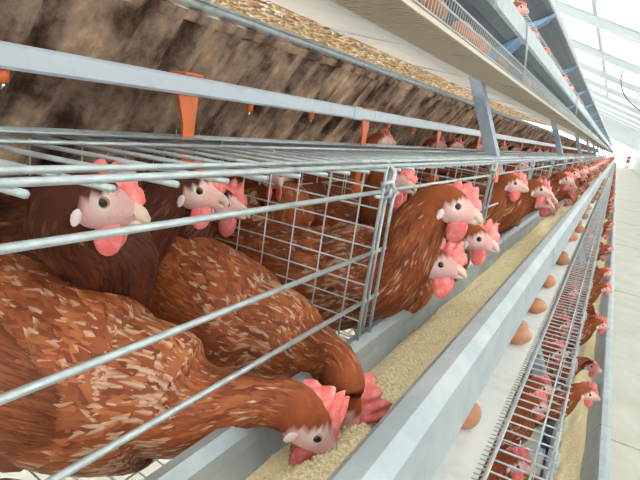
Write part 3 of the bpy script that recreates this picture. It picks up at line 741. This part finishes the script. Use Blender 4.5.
# --- three poses shared by the hens further down the row
def proto(kind, seed):
    s = dict(seed=seed, feathers=1100, fsize=1.25)
    if kind == 'look': s.update(bz=.150, pitch=D(6), head=(.225, 0, .272), hdir=(.97, .1, -.2), neck_end=(.6, 0, .7), k1=.06, k2=.0, k3=.055, comb=.034, flop=.006)
    if kind == 'peer': s.update(bz=.130, pitch=D(2), head=(.238, .02, .215), hdir=(.9, -.35, -.12), neck_end=(.9, 0, .25), k1=.05, k2=.01, k3=.05, comb=.038, flop=-.008)
    if kind == 'feed': s.update(bz=.118, pitch=D(-3), head=(.225, .01, .115), hdir=(.6, -.1, -.8), neck_end=(.5, 0, -.8), k1=.10, k2=.03, k3=.05, comb=.034, flop=.006)
    if kind == 'stand': s.update(bz=.165, pitch=D(10), head=(.165, 0, .295), hdir=(.95, .2, -.12), comb=.034, flop=.004)
    return build_hen(s)
PR = {k: proto(k, 30 + i) for i, k in enumerate(('look', 'peer', 'feed', 'stand'))}
HEADX = {'look': .225, 'peer': .238, 'feed': .225, 'stand': .165}
POSE_TXT = {'look': 'stretching its neck out', 'peer': 'peering out low', 'feed': 'bending down to eat', 'stand': 'standing behind the bars'}
def one_mesh_hen(kind):                       # the whole bird joined, for birds only a few pixels tall
    mb = MB()
    for key, (me, par) in PR[kind].items():
        if key.startswith(('pupil', 'eye', 'leg', 'lobe')): continue
        n = len(me.vertices); co = np.empty(n*3, np.float32); me.vertices.foreach_get('co', co); co = co.reshape(-1, 3)
        if key in ('body', 'plumage', 'wing_l', 'wing_r', 'tail'):
            cc = np.empty(n*4, np.float32); me.color_attributes['Col'].data.foreach_get('color', cc); cc = [tuple(c[:3]) for c in cc.reshape(-1, 4)]
        else: cc = (0.72, 0.17, 0.16) if key != 'beak' else (0.6, 0.45, 0.3)
        fs = [tuple(p.vertices) for p in me.polygons]
        if key == 'plumage': fs = fs[: len(fs)//3]
        mb.add(co, fs, cc)
    return mb.mesh('small_hen', M['feather'])
ONE = {k: one_mesh_hen(k) for k in PR}
SIMPLE = {'body', 'plumage', 'comb', 'wattle_l', 'wattle_r', 'beak', 'eye_l', 'eye_r', 'wing_l', 'wing_r', 'tail'}
rr = random.Random(21)
count = {}
def row_hen(tier, y, kind, headx=None, dz=0.0):
    tx, tz = TIER[tier]
    hx = headx if headx is not None else {'look': .075, 'peer': .07, 'feed': .055, 'stand': -.07}[kind] + rr.uniform(-.02, .012)
    x = tx + hx - HEADX[kind]; yaw = rr.uniform(-.16, .16); count[tier] = count.get(tier, 0) + 1; n = count[tier]
    lab = f'rust hen {POSE_TXT[kind]}, {tier} tier, ' + (f'{ORD[n-1]} along from the camera' if tier != 'middle' else f'{ORD[n-1]} beyond the second cage')
    z = floor_z(tier, x) + dz
    if y < 4.3: return place_hen(PR[kind], (x, y, z), yaw, lab, f'hens of the {tier} tier', SIMPLE | {'leg_l', 'leg_r'} | {'lobe_l', 'lobe_r', 'pupil_l', 'pupil_r'})
    o = link('hen', ONE[kind], None, (x, y, z)); o.rotation_euler = (0, 0, yaw)
    return tag(o, lab, 'hen', f'hens of the {tier} tier')
seq = ['feed', 'peer', 'look', 'stand', 'feed', 'look', 'peer', 'feed', 'look']
for k in range(2, 26):
    for j in range(3):
        y = py(k - 1) + MOD*(j + .5)/3 + rr.uniform(-.03, .03)
        if k == 2 and j == 0: continue
        row_hen('middle', y, seq[(k*3 + j*2 + (k//3)) % 9])
for y, kd in ((0.78, 'stand'), (0.98, 'stand'), (1.17, 'stand'), (1.30, 'feed'), (1.46, 'stand'), (1.76, 'look'), (1.60, 'stand'), (1.95, 'stand'), (2.12, 'peer'), (2.30, 'stand'), (2.55, 'look'), (2.72, 'peer'), (2.9, 'stand'), (3.15, 'feed'), (3.35, 'look')):
    row_hen('lower', y, kd)
for k in range(5, 22):
    for j in range(3):
        row_hen('lower', py(k) + MOD*(j + .5)/3 + rr.uniform(-.04, .04), rr.choice(['look', 'peer', 'look', 'feed', 'stand']))
for y in (1.15, 1.5, 2.25, 2.75, 3.3, 4.4, 5.0, 5.9, 6.8): row_hen('upper', y, 'look', .035 + rr.uniform(-.02, .02))
for y in (3.3, 4.9, 6.3): row_hen('top', y, 'look', .02)
# birds stretching up to drink at the back of the middle cages
for i, y in enumerate((1.40, 1.95, 2.25, 2.62, 2.95, 3.3, 3.8, 4.3, 4.9, 5.6)):
    o = link('hen', ONE['stand'], None, (-0.735, y, H - 0.372)); o.rotation_euler = (0, D(-8), rr.uniform(-.5, .3))
    tag(o, f'hen reaching up to the water pipe behind the cages, {ORD[i]} from camera', 'hen', 'hens drinking at the water pipe')
# the flock beyond counting at the far end
mb = MB(); r = np.random.default_rng(9)
for tier, n in (('middle', 210), ('lower', 210)):
    tx, tz = TIER[tier]
    for i in range(n):
        y = py(26) + (END - py(26)) * i / n + r.uniform(-.05, .05); hx = tx + .05 + r.uniform(-.03, .03); hz = tz + r.uniform(-.2, -.07)
        c = np.array([(.26, .07, .025), (.34, .10, .035), (.18, .05, .02)][r.integers(0, 3)])
        mb.tube([(tx - .22, y, tz - .2), (tx - .08, y, tz - .17), (tx - .01, y, (tz - .15 + hz)/2), (hx - .02, y, hz), (hx + .03, y, hz - .01)], [.05, .075, .045, .026, .008], 8, tuple(c))
        mb.ellipsoid((hx + .005, y, hz + .03), (.022, .006, .02), 6, 4, None, (.72, .16, .15)); mb.ellipsoid((hx + .012, y, hz - .03), (.01, .008, .015), 6, 4, None, (.72, .16, .15))
o = link('distant_flock', mb.mesh('distant_flock', M['feather'])); tag(o, 'uncounted brown hens of both lower tiers at the far end of the row', 'hens', None, 'stuff')

# ------------------------------------------------------------------ eggs
def egg_mesh():
    mb = MB(); n, m_ = 18, 14
    for i in range(m_ + 1):
        th = math.pi*i/m_; z = -math.cos(th); rad = math.sin(th)*(1 - .13*z)
        for j in range(n):
            a = 2*math.pi*j/n; mb.v.append((.0285*z, .0215*rad*math.cos(a), .0215*rad*math.sin(a))); mb.c.append((1, 1, 1))
    for i in range(m_):
        for j in range(n): mb.f.append((i*n+j, i*n+(j+1) % n, (i+1)*n+(j+1) % n, (i+1)*n+j))
    return mb.mesh('egg', M['egg'])
egg_me = egg_mesh()
def egg(tier, lx, y, rz, label, group):
    tx, tz = TIER[tier]; z = tz - 0.392 + 0.0242 + (0.186 - lx)*0.0513
    o = link('egg', egg_me, None, (tx + lx, y, z)); o.rotation_euler = (rr.uniform(-.2, .2), 0, rz)
    tag(o, label, 'egg', group)
near_eggs = [(0.138, 0.738, 1.2), (0.150, 1.155, 0.5), (0.142, 1.20, 1.4), (0.152, 1.42, .3), (0.150, 1.72, 1.0), (0.156, 2.12, .2), (0.150, 2.2, 1.2), (0.15, 2.75, .6)]
txt = ['large brown egg alone on the white belt, nearest the camera', 'brown egg in front of the touching pair on the middle belt', 'brown egg half hidden behind the trough, touching another egg', 'round brown egg fourth along the middle belt',
       'brown egg fifth along the middle belt', 'brown egg sixth along the middle belt', 'brown egg seventh along the middle belt', 'brown egg eighth along the middle belt']
for (lx, y, rz), t in zip(near_eggs, txt): egg('middle', lx, y, rz, t, 'eggs on the middle belt')
for i in range(22): egg('middle', rr.uniform(.12, .165), 3.1 + i*.33 + rr.uniform(-.12, .12), rr.uniform(0, 3), f'small distant brown egg, {ORD[8 + i]} along the middle belt', 'eggs on the middle belt')
ups = [(0.168, 0.765), (0.168, 0.862), (0.166, 0.975), (0.168, 1.165), (0.167, 1.30), (0.165, 1.38), (0.167, 1.62), (0.163, 2.1)]
for i, (lx, y) in enumerate(ups): egg('upper', lx, y, rr.uniform(.5, 2), f'pale brown egg behind the overhead wire guard, {ORD[i]} from the left', 'eggs in the overhead tray')

# ------------------------------------------------------------------ orange clip, cable, person
mb = MB(); mb.sheet([(-0.006, -0.010), (0.010, -0.012), (0.012, -0.046), (-0.004, -0.048)], -0.016, 0.016, 0.004)
tag(link('plastic_clip', mb.mesh('plastic_clip', M['orange'], False), None, (TIER['middle'][0], py(1) + 0.02, TIER['middle'][1])), 'faded orange plastic clip on the front bars by the third cage', 'clip')
mb = MB()
pts = []
K = [(-0.37, 1.93), (-0.34, 1.67), (-0.18, 1.37), (0.19, 1.09), (0.8, 0.93), (1.5, 0.98), (1.9, 1.12)]
for i in range(len(K) - 1):
    p0, p1, p2, p3 = [np.array(K[min(max(i + d, 0), len(K) - 1)]) for d in (-1, 0, 1, 2)]
    for u in (0, .25, .5, .75):
        q = 0.5*(2*p1 + (p2 - p0)*u + (2*p0 - 5*p1 + 4*p2 - p3)*u*u + (3*p1 - p0 - 3*p2 + p3)*u**3); pts.append((q[0], 14.0, H + q[1]))
mb.tube(pts, 0.012, 6); tag(link('cable', mb.mesh('cable', M['cable'])), 'dark cable sagging under the roof at the right', 'cable')
def person(x, y):
    p = empty('person', (x, y, 0), math.pi*.5); tag(p, 'person in a brown top and dark red trousers standing far down the aisle', 'person')
    def skin_part(name, V, E, Rd, mt, root=0):
        me = bpy.data.meshes.new(name); me.from_pydata(V, E, []); o = link(name, me, p); me.materials.append(mt)
        md = o.modifiers.new('skin', 'SKIN'); md.use_smooth_shade = True
        for i, q in enumerate(me.skin_vertices[0].data): q.radius = (Rd[i], Rd[i]); q.use_root = (i == root)
        sb = o.modifiers.new('sub', 'SUBSURF'); sb.levels = 1; sb.render_levels = 1
        return o
    V = [(0,0,.95),(0,0,1.15),(0,0,1.35),(0,0,1.44),(0,0,1.52),(.02,0,1.60),(0,.17,1.36),(0,.23,1.10),(.05,.22,.86),(.07,.21,.78),(0,-.17,1.36),(0,-.23,1.10),(.05,-.22,.86),(.07,-.21,.78),
         (0,.09,.88),(.04,.10,.50),(.02,.10,.07),(.13,.11,.04),(0,-.09,.88),(-.06,-.10,.50),(-.14,-.10,.09),(-.04,-.11,.04)]
    E = [(0,1),(1,2),(2,3),(3,4),(4,5),(2,6),(6,7),(7,8),(8,9),(2,10),(10,11),(11,12),(12,13),(0,14),(14,15),(15,16),(16,17),(0,18),(18,19),(19,20),(20,21)]
    R_ = [.14,.14,.15,.06,.085,.08,.06,.045,.035,.03,.06,.045,.035,.03,.10,.07,.045,.04,.10,.07,.045,.04]
    skin_part('body', V, E, R_, M['skin'])
    skin_part('trousers', [V[i] for i in (0,14,15,16,18,19,20)], [(0,1),(1,2),(2,3),(0,4),(4,5),(5,6)], [.155,.115,.085,.07,.115,.085,.07], M['cloth_red'])
    skin_part('shirt', [V[i] for i in (0,1,2,6,7,10,11)], [(0,1),(1,2),(2,3),(3,4),(2,5),(5,6)], [.16,.16,.165,.085,.062,.085,.062], M['cloth_brown'])
    hm = MB(); hm.ellipsoid((-.012, 0, 1.60), (.10, .088, .10), 12, 8); link('hair', hm.mesh('hair', M['hair']), p)
person(1.18, 66.0)
